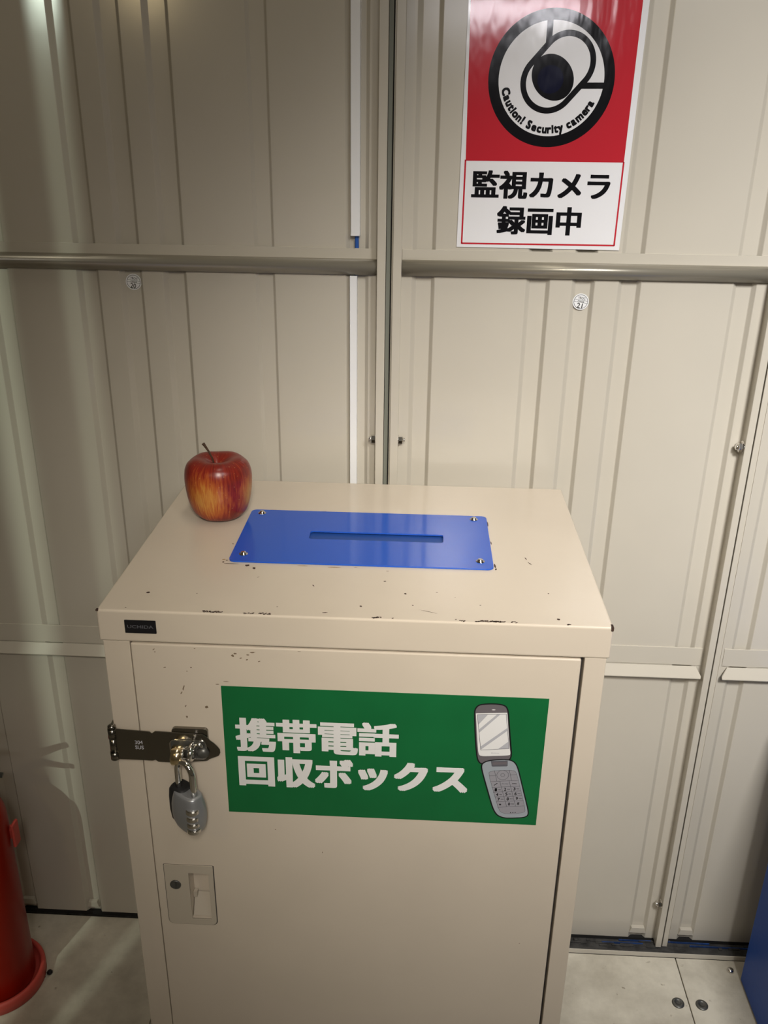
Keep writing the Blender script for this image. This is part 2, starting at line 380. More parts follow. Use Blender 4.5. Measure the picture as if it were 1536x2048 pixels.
# closed ends pressed at the feet of the grooves
for pi, xs in ((0, ((-.622, -.595), (-.503, -.482))), (1, ((0.4475, 0.4755),)), (2, ((0.5310, 0.5570),))):
    for a, c in xs:
        b = MB(); b.poly([(a+.003, .030), (c-.003, .030), (c, .018), (a, .018)], -.0012, .006); b.build('groove_end', M['wall'], POBJ[pi], bevel=.0006)
def bolt(x, y, z, d, par, r=.0062):
    """hex head sticking out along +-x (d), with washer and thread end"""
    b = MB(); H = .0062
    b.lathe([(r*1.15, 0), (r*1.15, d*.0012)], (x, y, z), 'x', 20)
    b.lathe([(r*.93, d*.0012), (r*.93, d*H), (r*.78, d*(H+.0007))], (x, y, z), 'x', 6, smooth=False)
    b.lathe([(r*.5, d*H), (r*.5, d*(H+.0030)), (r*.36, d*(H+.0037))], (x, y, z), 'x', 14)
    return b.build('bolt', M['chrome'], par)
bolt(0.0006, -.0095, .9040, -1, POBJ[0]); bolt(0.0300, -.0095, .9035, 1, POBJ[1], .0058)
bolt(0.4905, -.0095, .9060, -1, POBJ[1], .0076); bolt(0.4905, -.0095, .0960, -1, POBJ[1], .0068)
# bottom track the panels stand in
b = MB(); b.box(-1.75, 1.7, -.0005, .012, 0.0, .0068); b.build('bottom_gap', M['black_gap'], wall)
b = MB()
b.box(0.05, 1.05, -.026, -.004, 0, .004)
b.box(0.05, 1.05, -.0315, -.0270, 0, .0075)
for i in range(34):
    x = .30+random.random()*.36; y = -.020+random.random()*.014
    b.box(x, x+.005+random.random()*.02, y, y+.002+random.random()*.004, .003, .0045+random.random()*.003)
trk = b.build('floor_track', M['dirt'], wall)
b = MB(); b.box(0.05, 1.05, -.0325, -.0308, 0, .0082); b.build('track_lip', M['wall'], wall)
for a_, c_, y_ in ((.43, .485, -.0068), (.505, .585, -.0068), (.40, .47, -.013), (.55, .66, -.013)):
    b = MB(); b.box(a_, c_, y_, y_+.0016, .004, .0068); b.build('seal_strip', M['strip'], wall)

# ------------------------------------------------------------------ structure: floor
floor = empty('floor', (0, 0, 0)); tag(floor, kind='structure')
b = MB(); b.box(-1.8, 1.8, -3.0, .05, -.06, -.012); b.build('subfloor', M['dirt'], floor)
fb = []
for (x0, x1, y1) in ((-1.75, -.335, -.0045), (-.3335, .5203, -.0330), (.5219, 1.75, -.0330)):
    b = MB(); b.box(x0, x1, -2.5, y1, -.012, 0)
    fb.append(b.build('floor_board', M['floor'], floor, bevel=.0007, seg=1))
def dome_bolt(x, y, par, r=.0098):
    b = MB(); b.lathe([(r, .0), (r, .0008), (r*.9, .0018), (r*.55, .0030), (r*.5, .0022), (r*.22, .0020)], (x, y, 0), 'z', 28)
    return b.build('bolt', M['rod'], par)
dome_bolt(0.5035, -.1200, fb[1]); dome_bolt(0.5409, -.1215, fb[2])
b = MB(); b.lathe([(.006, 0), (.006, .0015), (.0045, .004), (.0018, .0052)], (0.6070, -.0535, 0), 'z', 16); b.build('bolt', M['chrome'], fb[2])

# unseen boards added behind the viewer to cut the light into narrow bands
for nm, x0, x1 in (('light_slit_board_1', -1.62, -1.0312), ('light_slit_board_2', -1.0175, -.9995), ('light_slit_board_3', -.9925, -.62)):
    b = MB(); b.box(x0, x1, -1.610, -1.600, 0, 2.1); o = b.build(nm, M['wall'], None); tag(o, kind='structure')

# ------------------------------------------------------------------ cabinet
YF, YB, HT = -.4100, -.0450, .8525
cab = empty('collection_cabinet', (0, -.2275, 0))
tag(cab, 'cream steel cabinet with a blue slot plate on top and a padlocked door', 'cabinet')
b = MB()
b.box(-.2472, -.2206, YF+.0015, YF+.0215, 0, .8175)      # stiles
b.box(.2262, .2472, YF+.0015, YF+.0215, 0, .8175)
b.box(-.2472, -.2455, YF+.02, YB-.001, 0, .8175); b.box(.2455, .2472, YF+.02, YB-.001, 0, .8175)
b.box(-.2455, .2455, YB-.003, YB-.001, 0, .8175)
b.box(-.2206, .2262, YF+.004, YF+.0215, 0, .045)
b.box(-.2455, .2455, YF+.03, YB-.003, .045, .05)
b.build('body', M['cab'], cab, bevel=.0012)
# lid with an opening under the slot plate
b = MB()
X0, X1 = -.25, .25; sx0, sx1, sy0, sy1 = -.064, .0905, -.2335, -.2110
b.box(X0, sx0, YF, YB, .8475, HT); b.box(sx1, X1, YF, YB, .8475, HT)
b.box(sx0, sx1, YF, sy0, .8475, HT); b.box(sx0, sx1, sy1, YB, .8475, HT)
lidplate = b
b = MB()
# outer shell as a box with bevel, then slot cut by boolean-free layout: shell = four skirts
b.box(X0, X1, YF, YB, .8175, HT)
lid = b.build('lid', M['cab'], cab, bevel=.0022, seg=3)
cut = MB(); cut.hpoly([(p[0], p[1]) for p in rrect(sx0-.004, sx1+.004, sy0-.004, sy1+.004, .003)], .90, .8300)
co = cut.build('cutter', M['inside'], None)
md = lid.modifiers.new('slot', 'BOOLEAN'); md.operation = 'DIFFERENCE'; md.object = co; md.solver = 'EXACT'
dg = bpy.context.evaluated_depsgraph_get(); dg.update()
me = bpy.data.meshes.new_from_object(lid.evaluated_get(dg)); lid.modifiers.clear(); old = lid.data; lid.data = me; bpy.data.meshes.remove(old)
# blue plate with slot
def ringplate(outer, inner, z1, z0):
    """plate with hole: both outlines have the same number of points"""
    b = MB(); n = len(outer)
    v = [(p[0], p[1], z1) for p in outer]+[(p[0], p[1], z1) for p in inner]+[(p[0], p[1], z0) for p in outer]+[(p[0], p[1], z0) for p in inner]
    F = []
    for i in range(n):
        j = (i+1) % n
        F += [(i, j, j+n, i+n), (i+2*n, i+3*n, j+3*n, j+2*n), (i, i+2*n, j+2*n, j), (i+n, j+n, j+3*n, i+3*n)]
    b.add(v, F); return b
po = [(p[0], p[1]) for p in rrect(-.1438, .1438, -.2966, -.1514, .007, 8)]
pi_ = [(p[0], p[1]) for p in rrect(sx0, sx1, sy0, sy1, .004, 8)]
sp = ringplate(po, pi_, HT+.0020, HT+.0003).build('slot_plate', M['blue'], cab); tag(sp, 'blue plate with a posting slot')
b = MB(); b.hpoly([(p[0], p[1]) for p in rrect(sx0-.0039, sx1+.0039, sy0-.0039, sy1+.0039, .002)], .8512, .8302)
b.build('slot_lining', M['slotblue'], cab)
for x, y in ((-.1300, -.1622), (.1283, -.1622), (-.1304, -.2790), (.1300, -.2787)):
    b = MB(); b.lathe([(.0050, HT+.0020), (.0050, HT+.0024), (.0034, HT+.0026), (.0036, HT+.0034), (.0026, HT+.0046), (.0010, HT+.0050)], (x, y, 0), 'z', 20)
    b.build('screw', M['chrome'], sp)
# name plate on the lid front
b = MB(); b.poly(rrect(-.2228, -.1918, .8280, .8424, .0006), YF-.0007, YF+.0002); npl = b.build('name_plate', M['ink'], cab)
b = MB(); v, f = fit(text_mesh('UCHIDA', bold=.012, nb=4), -.2202, -.1944, .8336, .8372, YF-.00085); b.add(v, f); b.build('lettering', M['pline'], npl, fixn=False)
# door
b = MB(); b.box(-.2196, .2230, YF, YF+.018, .050, .8158); door = b.build('door', M['cab'], cab, bevel=.0016, seg=3)
b = MB(); b.box(-.2206, .2262, YF+.0190, YF+.0195, .045, .8175); b.box(.2231, .2261, YF+.010, YF+.019, .046, .817); b.build('door_gap', M['inside'], cab)
# flush lock plate with key hole and pull recess
LP = rrect(-.2095, -.1548, .4465, .5335, [.0008, .0008, .006, .006], 5)
b = MB(); yo, yi = YF-.0012, YF+.0003
o_ = LP
px0, px1, pz0, pz1 = -.1826, -.1603, .4545, .5225
inn = rrect(px0, px1, pz0, pz1, .0008, 5)
n = len(o_)
v = [(p[0], yo, p[1]) for p in o_]+[(p[0], yo, p[1]) for p in inn]+[(p[0], yi, p[1]) for p in o_]+[(p[0], YF-.0002, p[1]) for p in inn]
F = []
for i in range(n):
    j = (i+1) % n; F += [(i, j, j+n, i+n), (i, i+2*n, j+2*n, j), (i+n, j+n, j+3*n, i+3*n)]
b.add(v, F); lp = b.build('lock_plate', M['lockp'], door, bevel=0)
# dark hairline around the plate
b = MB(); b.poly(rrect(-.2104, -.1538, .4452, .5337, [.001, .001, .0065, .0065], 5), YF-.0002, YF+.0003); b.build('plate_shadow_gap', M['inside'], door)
# pull pocket: door is cut
cutb = MB(); cutb.box(px0, px1, YF-.01, YF+.0172, pz0, pz1); co2 = cutb.build('cutter', M['inside'], None)
def boolean(o, c):
    md = o.modifiers.new('cut', 'BOOLEAN'); md.operation = 'DIFFERENCE'; md.object = c; md.solver = 'EXACT'
    dg = bpy.context.evaluated_depsgraph_get(); dg.update()
    me = bpy.data.meshes.new_from_object(o.evaluated_get(dg)); o.modifiers.clear(); o.data = me
boolean(door, co2)
psg = [o for o in bpy.data.objects if o.name.startswith('plate_shadow_gap')][0]; boolean(psg, co2)
for c in (co, co2): bpy.data.objects.remove(c)
b = MB()      # catch lever at the foot of the pocket
b.add([(px0+.0006, YF+.0160, .4790), (px1-.0006, YF+.0160, .4790), (px1-.0006, YF+.0030, .4560), (px0+.0006, YF+.0030, .4560),
       (px0+.0006, YF+.0134, .4550), (px1-.0006, YF+.0134, .4550)], [(0, 1, 2, 3), (3, 2, 5, 4), (0, 3, 4), (1, 5, 2)])
b.box(px0+.0002, px0+.0045, YF+.010, YF+.0160, .4760, .4830)
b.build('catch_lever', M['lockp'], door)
b = MB(); b.lathe([(.0062, .0014), (.0062, .0022), (.0050, .0026), (.0040, .0022), (.0008, .0022)], (-.1980, YF, .5054), 'y', 24)
b.box(-.1985, -.1975, YF-.0032, YF-.0020, .5012, .5096); b.build('key_hole', M['rod'], door)

# hasp (hinge, slotted leaf, backing plate, staple)
hasp = MB()
hp = [(-.2460, .7172), (-.2368, .7166), (-.2077, .7152), (-.2055, .7128), (-.2019, .7160), (-.1531, .7144), (-.1486, .7113), (-.1450, .7066), (-.1415, .7037), (-.1380, .6996),
      (-.1359, .6960), (-.1358, .6920), (-.1375, .6884), (-.1440, .6855), (-.1515, .6813), (-.1823, .6774), (-.2015, .6776), (-.2041, .6801), (-.2071, .6788), (-.2411, .6791), (-.2460, .6793)]
hasp.poly(hp, YF-.0062, YF-.0046)
ho = hasp.build('hasp', M['steel'], cab, bevel=.0006)
b = MB()
for z0, z1 in ((.7050, .7168), (.6790, .6880)): b.lathe([(.0045, z0), (.0045, z1)], (-.2468, YF-.0048, 0), 'z', 20)
b.lathe([(.0040, .6884), (.0040, .7046)], (-.2468, YF-.0048, 0), 'z', 20)
b.lathe([(.0020, .7168), (.0042, .7180), (.0040, .7200), (.0018, .7216)], (-.2468, YF-.0048, 0), 'z', 18)
b.build('hinge_barrel', M['steel'], ho)
b = MB(); b.box(-.2508, -.2468, YF-.003, YF+.014, .6800, .7165); b.build('hinge_leaf', M['steel'], ho, bevel=.0005)
b = MB(); b.poly(rrect(-.1852, -.1478, .6800, .7196, .004), YF-.0046, YF-.0002); b.build('backing_plate', M['steel'], ho, bevel=.0006)
b = MB(); v, f = fit(text_mesh('304\nSUS', bold=.02, nb=4), -.2240, -.2150, .6930, .7040, YF-.00635); b.add(v, f); b.build('stamp_mark', M['plight'], ho, fixn=False)
# slot rim and swivel staple
b = MB(); b.tube([(p[0], YF-.0064, p[1]) for p in rrect(-.1872, -.1500, .6840, .7068, .005, 5)], .0009, 6, closed=True)
b.build('slot_rim', M['chrome'], ho)
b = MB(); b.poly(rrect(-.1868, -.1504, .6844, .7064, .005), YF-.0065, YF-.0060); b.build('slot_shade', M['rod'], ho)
b = MB(); b.lathe([(.0096, -.1832), (.0104, -.1826), (.0104, -.1736), (.0090, -.1728)], (0, YF-.0140, .6935), 'x', 32); b.build('staple_barrel', M['gold_glint'], ho)
b = MB(); b.lathe([(.0040, -.1730), (.0080, -.1726), (.0080, -.1708), (.0062, -.1702)], (0, YF-.0140, .6950), 'x', 28)
T = [(-.1630+.0006*math.sin(a*3), YF-.0140+.0085*math.cos(a), .6985+.0070*math.sin(a)) for a in [2*PI*i/28 for i in range(28)]]
b.tube(T, .0024, 10, closed=True)
b.tube([(-.1725, YF-.010, .6990), (-.163, YF-.0075, .7015), (-.156, YF-.009, .7040), (-.1530, YF-.0085, .7010)], .0022, 10)
b.build('staple', M['chrome'], ho)
b = MB(); b.lathe([(.0068, .0062), (.0065, .0085), (.0045, .0105), (.0015, .0115)], (-.1535, YF, .6925), 'y', 24); b.build('rivet', M['rod'], ho)

# wear marks
def chips(items, plane, name, material, parent):
    """items: (u, v, length, height, angle); plane 'top' or 'front'"""
    b = MB()
    for (u, v, l, h, a) in items:
        n = 9; P = []
        for i in range(n):
            t = 2*PI*i/n; k = .65+.55*random.random()
            x, y = l/2*k*math.cos(t), h/2*k*math.sin(t)
            P.append((u+x*math.cos(a)-y*math.sin(a), v+x*math.sin(a)+y*math.cos(a)))
        if plane == 'top': b.add([(p[0], p[1], HT+.00012) for p in P], [list(range(n))])
        elif plane == 'front': b.poly(P, YF-.00014)
        else: b.add([(p[0], YF-.00005+(HT-p[1])*-.0+.0002-.0004*(1 if p[1] < HT-.001 else 0), p[1]) for p in P], [list(range(n))])
    o = b.build(name, material, parent, fixn=False); tag(o, kind='stuff'); return o
top_chips = [(-.139, -.3005, .020, .0016, -.03), (-.1215, -.3035, .006, .005, .4), (-.113, -.3095, .003, .005, .5), (-.1462, -.2925, .003, .002, 0), (-.149, -.297, .003, .003, 0),
             (.1447, -.170, .0018, .014, 0), (.1452, -.225, .0016, .010, 0), (.1455, -.285, .002, .012, 0), (-.0345, -.163, .004, .003, 0), (.146, -.293, .002, .005, 0),
             (-.209, -.372, .004, .004, .2), (-.0270, -.4005, .006, .0016, .2), (.050, -.356, .003, .003, 0), (.1005, -.3600, .0012, .0012, 0), (.1990, -.398, .0035, .003, 0), (.196, -.345, .002, .002, 0),
             (.181, -.264, .0015, .006, .3), (.184, -.276, .0013, .008, .5), (-.148, -.250, .002, .002, 0), (.007, -.385, .0025, .003, 0), (-.222, -.4045, .002, .001, 0),
             (.075, -.392, .022, .0008, -.35), (.028, -.330, .003, .002, 0), (-.105, -.330, .003, .001, .8), (.10, -.405, .002, .0014, 0), (-.16, -.37, .002, .001, 0), (-.045, -.345, .0015, .004, .6),
             (.058, -.38, .0018, .0018, 0), (.082, -.351, .003, .0010, 0), (.125, -.375, .002, .0015, 0), (-.075, -.392, .002, .001, 0), (-.005, -.30, .005, .0008, 0), (.03, -.306, .004, .0008, 0)]
edge = []
for (a, c, k) in ((-.146, -.1265, 16), (-.106, -.096, 5), (-.0905, -.079, 9), (.019, .028, 7), (.038, .0395, 1), (.119, .147, 30), (.153, .158, 4), (.2055, .2085, 2), (.104, .108, 3)):
    for i in range(k):
        edge.append((a+(c-a)*(i+random.random())/k, YF+.0022+random.random()*.0024, .0022+.0016*random.random(), .0012+.0014*random.random(), random.random()))
chips(top_chips+edge, 'top', 'paint_chips', M['rust'], lid)
sm = [(-.1185, -.3005, .0, .0, 0)]
chips([(-.062, -.2998, .012, .002, 0), (-.028, -.3012, .014, .0022, 0), (-.058, -.1475, .012, .003, .1), (-.150, -.2905, .004, .003, 0), (.141, -.1500, .006, .002, 0), (-.03, -.149, .008, .002, .2), (-.118, -.147, .01, .002, 0)],
      'top', 'rust_smears', M['smudge'], lid)
fr = [(-.1180, .8060, .0035, .003, 0), (-.1155, .8085, .003, .002, 0), (-.098, .8105, .006, .0018, .2), (-.103, .8075, .003, .0015, 0), (-.104, .802, .0025, .0015, .4), (-.110, .8035, .003, .001, .5),
      (-.092, .8005, .003, .0012, .5), (-.1605, .7905, .0018, .0018, 0), (-.165, .786, .0012, .0012, 0), (-.1870, .7895, .003, .0012, .3), (-.1965, .8100, .003, .001, .8), (-.1955, .807, .002, .001, 0),
      (-.1700, .7660, .0015, .008, -.3), (-.1725, .7600, .0015, .004, -.5), (-.1480, .7440, .004, .003, .2), (-.1695, .7440, .0035, .0014, .9), (-.1690, .7310, .0022, .003, 0), (-.1260, .7755, .006, .0008, 0),
      (-.1355, .7720, .004, .0012, 0), (-.1555, .8125, .002, .001, 0), (-.0520, .8135, .004, .0006, 0), (-.083, .589, .0015, .0015, 0), (-.0325, .56, .001, .002, 0), (.19, .44, .0012, .0012, 0), (-.156, .694, .004, .001, .3), (-.148, .690, .01, .0007, .1)]
chips(fr, 'front', 'scuff_marks', M['scuff'] if 'scuff' in M else mat('scuff', (0.17, 0.12, 0.075, 1), rough=.8), door)
b = MB()     # bare black corners of the lid
b.box(-.2504, -.2475, YF-.0004, YF+.0035, HT-.0020, HT+.0002); b.build('bare_corner', M['rust'], lid, bevel=.0009)
b = MB(); b.box(.2474, .2504, YF-.0004, YF+.0065, HT-.0045, HT+.0002); b.build('bare_corner', M['rust'], lid, bevel=.0009)

# ------------------------------------------------------------------ green sign on the door
sy = YF-.0004
sign = empty('recycling_sign', (.0317, YF, .61))
tag(sign, 'green sticker sign with white Japanese lettering and a flip phone picture, on the cabinet door', 'sign')
b = MB(); b.poly([(-.1318, .7703), (.1958, .7697), (.1950, .6108), (-.1322, .6112)], sy, YF+.0001); b.build('sheet', M['green'], sign)
b = MB()
v, f = fit(text_mesh('携帯電話', bold=(.046, .020)), -.1200, .0478, .6915, .7332, sy-.0001, .0000); b.add(v, f)
v, f = fit(text_mesh('回収ボックス', bold=(.050, .034)), -.1190, .1205, .6472, .6860, sy-.0001, .0000); b.add(v, f)
b.build('lettering', M['swhite'], sign, fixn=False)
# flip phone picture, flat print in layers
ph = MB(); PM = [M['ink'], M['pgrey'], M['swhite'], M['plight'], M['pmid'], M['pkey'], M['pline']]
def lay(k): return sy-.00012-.00006*k
Uo = [(.1225, .7480), (.1225, .7545), (.1262, .7602), (.1340, .7618), (.1440, .7623), (.1520, .7612), (.1560, .7575), (.1578, .7490), (.1612, .7200), (.1650, .6945), (.1560, .6925), (.1440, .6925), (.1345, .6860), (.1285, .6905), (.1260, .7080), (.1240, .7280)]
def inset(P, d):
    cx = sum(p[0] for p in P)/len(P); cz = sum(p[1] for p in P)/len(P); out = []
    n = len(P)
    for i in range(n):
        a, b_, c = P[i-1], P[i], P[(i+1) % n]
        t = Vector((c[0]-a[0], c[1]-a[1])).normalized(); nn = Vector((-t.y, t.x))
        if (cx-b_[0])*nn.x+(cz-b_[1])*nn.y < 0: nn = -nn
        out.append((b_[0]+nn.x*d, b_[1]+nn.y*d))
    return out
US = smoothpoly(Uo, 2); ph.poly(US, lay(0), None, 0); ph.poly(inset(US, .0014), lay(1), None, 1)
WF = smoothpoly([(.1243, .7495), (.1243, .7495), (.1556, .7516), (.1556, .7516), (.1605, .7100), (.1625, .7010), (.1600, .6995), (.1450, .6982), (.1320, .6972), (.1297, .7000), (.1285, .7080)], 2)
ph.poly(WF, lay(2), None, 2)
SC = [(.1256, .7481), (.1548, .7503), (.1604, .7080), (.1315, .7048)]
ph.poly(SC, lay(3), None, 6); S2 = [(.1261, .7476), (.1544, .7498), (.1599, .7085), (.1319, .7053)]; ph.poly(S2, lay(4), None, 2)
def sc(u, v):      # bilinear point on the screen, v from the top
    a, b_, c, d = [Vector(p) for p in S2]
    p = (a*(1-u)+b_*u)*(1-v)+(d*(1-u)+c*u)*v; return (p.x, p.y)
for P in ([(0, 0), (.36, 0), (0, .27)], [(.68, 0), (.80, 0), (0, .50), (0, .41)], [(1, .40), (1, .48), (0, .99), (0, .90)], [(1, .80), (1, 1), (.62, 1)]):
    ph.poly([sc(*p) for p in P], lay(5), None, 3)
ph.poly([(.1397, .7545), (.1412, .7550), (.1428, .7550), (.1440, .7546), (.1428, .7541), (.1410, .7540)], lay(3), None, 2)
for i in range(7): ph.poly([(.1425+i*.0012, .7014+i*.00006), (.1433+i*.0012, .7014+i*.00006), (.1433+i*.0012, .7023), (.1425+i*.0012, .7023)], lay(3), None, 3)
Lo = [(.1325, .6840), (.1340, .6895), (.1400, .6930), (.1500, .6947), (.1600, .6955), (.1670, .6930), (.1712, .6860), (.1755, .6700), (.1822, .6450), (.1868, .6280), (.1858, .6225), (.1810, .6200), (.1700, .6187), (.1610, .6183), (.1530, .6215), (.1480, .6300), (.1430, .6470), (.1375, .6660)]
LS = smoothpoly(Lo, 2); ph.poly(LS, lay(6), None, 0); ph.poly(inset(LS, .0013), lay(7), None, 4)
def quadp(c, u, v): # c = TL TR BR BL
    a, b_, cc, d = [Vector(p) for p in c]; p = (a*(1-u)+b_*u)*(1-v)+(d*(1-u)+cc*u)*v; return (p.x, p.y)
KP = [(.1400, .6790), (.1692, .6822), (.1836, .6275), (.1560, .6245)]
K2 = smoothpoly([quadp(KP, *p) for p in ((0, .05), (.1, 0), (.5, -.01), (.9, .0), (1, .06), (1, .5), (1.0, .93), (.93, 1), (.5, 1.02), (.12, 1), (0, .92), (0, .5))], 1)
ph.poly(K2, lay(8), None, 6); ph.poly(inset(K2, .00035), lay(9), None, 5)
def line(p, q_, wd, k, mi=6):
    p, q_ = Vector(p), Vector(q_); t = (q_-p).normalized(); n_ = Vector((-t.y, t.x))*wd/2
    ph.poly([tuple(p+n_), tuple(q_+n_), tuple(q_-n_), tuple(p-n_)], lay(k), None, mi)
rows = [((.1420, .6734), (.1705, .6762)), ((.1435, .6661), (.1725, .6690)), ((.1455, .6586), (.1745, .6617)), ((.1473, .6524), (.1761, .6558)), ((.1492, .6464), (.1776, .6495)), ((.1511, .6400), (.1796, .6434)), ((.1530, .6330), (.1812, .6364))]
for i, (a, c) in enumerate(rows):
    if i == 0:
        line(a, (Vector(a)*.75+Vector(c)*.25), .0004, 10); line((Vector(a)*.25+Vector(c)*.75), c, .0004, 10)
    else: line(a, c, .0004, 10)
for u in (.34, .67):
    a = Vector(rows[1][0])*(1-u)+Vector(rows[1][1])*u; c = Vector(rows[6][0])*(1-u)+Vector(rows[6][1])*u; line(a, c, .0004, 10)
for u in (.24, .76):
    a = Vector((.1400, .6798))*(1-u)+Vector((.1692, .6825))*u; c = Vector(rows[1][0])*(1-u)+Vector(rows[1][1])*u; line(a, c, .0004, 10)
ph.ring((.1559, .6750), .0062, .0058, lay(10), 30, 6); ph.ring((.1559, .6750), .0022, .0018, lay(10), 20, 6)
keys = ['1', '2', '3', '4', '5', '6', '7', '8', '9', '*', '0', '#']
for k, ch in enumerate(keys):
    r, c = divmod(k, 3); A, B_ = rows[r+2], rows[r+3]
    u = (.17, .50, .83)[c]-.045
    p = ((Vector(A[0])+Vector(B_[0]))/2)*(1-u)+((Vector(A[1])+Vector(B_[1]))/2)*u
    hh = .0020 if ch != '*' else .0014
    v, f = fit(text_mesh(ch, bold=.03, nb=4, res=2), p.x-.0012, p.x+.0012, p.y-hh, p.y+hh, lay(11)); ph.add(v, f, 0)
    if ch not in '*#':
        for j in range(3): ph.poly([(p.x+.0022+j*.0010, p.y-.0003), (p.x+.0029+j*.0010, p.y-.0003), (p.x+.0029+j*.0010, p.y+.0008), (p.x+.0022+j*.0010, p.y+.0008)], lay(11), None, 6)
for u, s_ in ((.17, 1), (.83, -1)):
    p = ((Vector(rows[1][0])+Vector(rows[2][0]))/2)*(1-u)+((Vector(rows[1][1])+Vector(rows[2][1]))/2)*u
    if s_ == 1: line(p-Vector((.0016, .0014)), p+Vector((.0016, .0016)), .0007, 11, 0)
    else: line(p-Vector((.0024, .0004)), p, .0007, 11, 0); line(p, p+Vector((.0024, -.0002)), .0007, 11, 0)
p = ((Vector(rows[1][0])+Vector(rows[2][0]))/2)*.5+((Vector(rows[1][1])+Vector(rows[2][1]))/2)*.5
for j in range(5): line(p+Vector((-.0032+j*.0014, -.0004)), p+Vector((-.0024+j*.0014, .0006)), .0006, 11, 6)
for j in range(3): ph.disc((.1672+j*.0024, .6266+j*.0003), .0006, lay(11), 10, 0)
ph.poly([(.1427, .6921), (.1598, .6936), (.1602, .6868), (.1594, .6862), (.1450, .6851), (.1440, .6856)], lay(8), None, 6)
ph.poly([(.1444, .6906), (.1590, .6920), (.1592, .6888), (.1448, .6872)], lay(9), None, 1)
ph.build('phone_picture', PM, sign, fixn=False)

# ------------------------------------------------------------------ padlock
lockc = Vector((-.1690, YF-.0240, .6350)); ang = math.radians(-33)
pad = empty('padlock', (lockc.x, lockc.y, .605)); tag(pad, 'silver combination padlock with black rubber back hanging from the hasp', 'padlock')
Wd = Vector((math.cos(ang), math.sin(ang), 0)); Td = Vector((-math.sin(ang), math.cos(ang), 0))*-1   # Td points to the viewer side
def L3(w_, t_, z_):
    if z_ < .018: z_ = .018+(z_-.018)*.93
    return tuple(lockc+Wd*w_+Td*t_*-1+Vector((0, 0, z_))) if False else tuple(lockc+Wd*w_-Td*(-t_)+Vector((0, 0, z_)))
def extr(outl, t0, t1, b, mi=0):
    n = len(outl); v = [L3(p[0], t0, p[1]) for p in outl]+[L3(p[0], t1, p[1]) for p in outl]
    b.add(v, [list(range(n)), list(range(n, 2*n))[::-1]]+[(i, (i+1) % n, (i+1) % n+n, i+n) for i in range(n)], mi, False)
def loft(secs, b, n=40, e=2.5):
    """sections (z, half width, half thickness, shift along width, shift along thickness)"""
    rows = []
    for z, hw, ht, dw, dt in secs:
        hw *= 1.13; ht *= 1.05
        row = []
        for k in range(n):
            a = 2*PI*k/n; c, s_ = math.cos(a), math.sin(a)
            row.append(L3(dw+hw*math.copysign(abs(c)**(2/e), c), dt+ht*math.copysign(abs(s_)**(2/e), s_), z))
        rows.append(row)
    vv = [p for r in rows for p in r]
    F = [(q*n+k, q*n+(k+1) % n, (q+1)*n+(k+1) % n, (q+1)*n+k) for q in range(len(rows)-1) for k in range(n)]
    b.add(vv, F, 0, True); b.add(rows[0], [list(range(n))[::-1]]); b.add(rows[-1], [list(range(n))])
b = MB(); loft([(-.0288, .0085, .0060, .003, 0), (-.0275, .0112, .0080, .003, 0), (-.0235, .0140, .0098, .0025, 0), (-.0165, .0162, .0112, .002, 0), (-.0070, .0172, .0118, .002, 0), (.0030, .0170, .0118, .002, 0),
      (.0110, .0158, .0110, .002, 0), (.0170, .0145, .0100, .002, 0), (.0200, .0138, .0094, .002, 0), (.0212, .0130, .0086, .002, 0), (.0214, .0100, .0060, .002, 0)], b, e=3.0); b.build('lock_body', M['zinc'], pad)
b = MB(); loft([(-.0225, .0080, .0070, -.010, -.002), (-.0210, .0105, .0088, -.010, -.002), (-.0100, .0118, .0095, -.010, -.002), (.0080, .0118, .0095, -.010, -.002), (.0185, .0108, .0090, -.010, -.002), (.0225, .0085, .0080, -.010, -.002), (.0232, .0070, .0065, -.010, -.002)], b, e=3.5)
b.build('rubber_cover', M['rubber'], pad)
for i, z in enumerate((.0075, -.0010, -.0090, -.0170)):
    b = MB(); c = Vector(L3(.0137, .0056, 0)); r = .0072
    b.lathe([(r-.0010, z-.0030), (r, z-.0018), (r, z+.0018), (r-.0010, z+.0030)], (c.x, c.y, lockc.z), 'z', 18, smooth=False)
    b.build('number_dial', M['chrome'], pad)
b = MB(); P = []
for s_, zz in ((-1, .0180), (-1, .0300), (-1, .0420)): P.append(L3(s_*.0110, 0, zz))
for i in range(1, 16):
    a = PI - PI*i/16; P.append(L3(.0110*math.cos(a), 0, .0440+.0135*math.sin(a)))
P += [L3(.0110, 0, .0420), L3(.0110, 0, .0300), L3(.0110, 0, .0180)]
b.tube(P, .0034, 14); b.build('shackle', M['chrome'], pad)

# ------------------------------------------------------------------ apple
ac = Vector((-.1795, -.1700, HT+.0390)); R0 = .0400
app = empty('apple', (ac.x, ac.y, HT)); tag(app, 'red and yellow streaked apple on the back left corner of the cabinet top', 'apple')
b = MB(); prof = []
n = 40
AP = [(0.000, -.0330), (.0030, -.0340), (.0075, -.0365), (.0125, -.0382), (.0185, -.0384), (.0245, -.0362), (.0298, -.0315), (.0338, -.0245), (.0368, -.0150), (.0388, -.0040), (.0398, .0070),
      (.0397, .0165), (.0382, .0245), (.0350, .0305), (.0300, .0342), (.0235, .0358), (.0170, .0350), (.0110, .0325), (.0060, .0290), (.0025, .0262), (.0, .0255)]
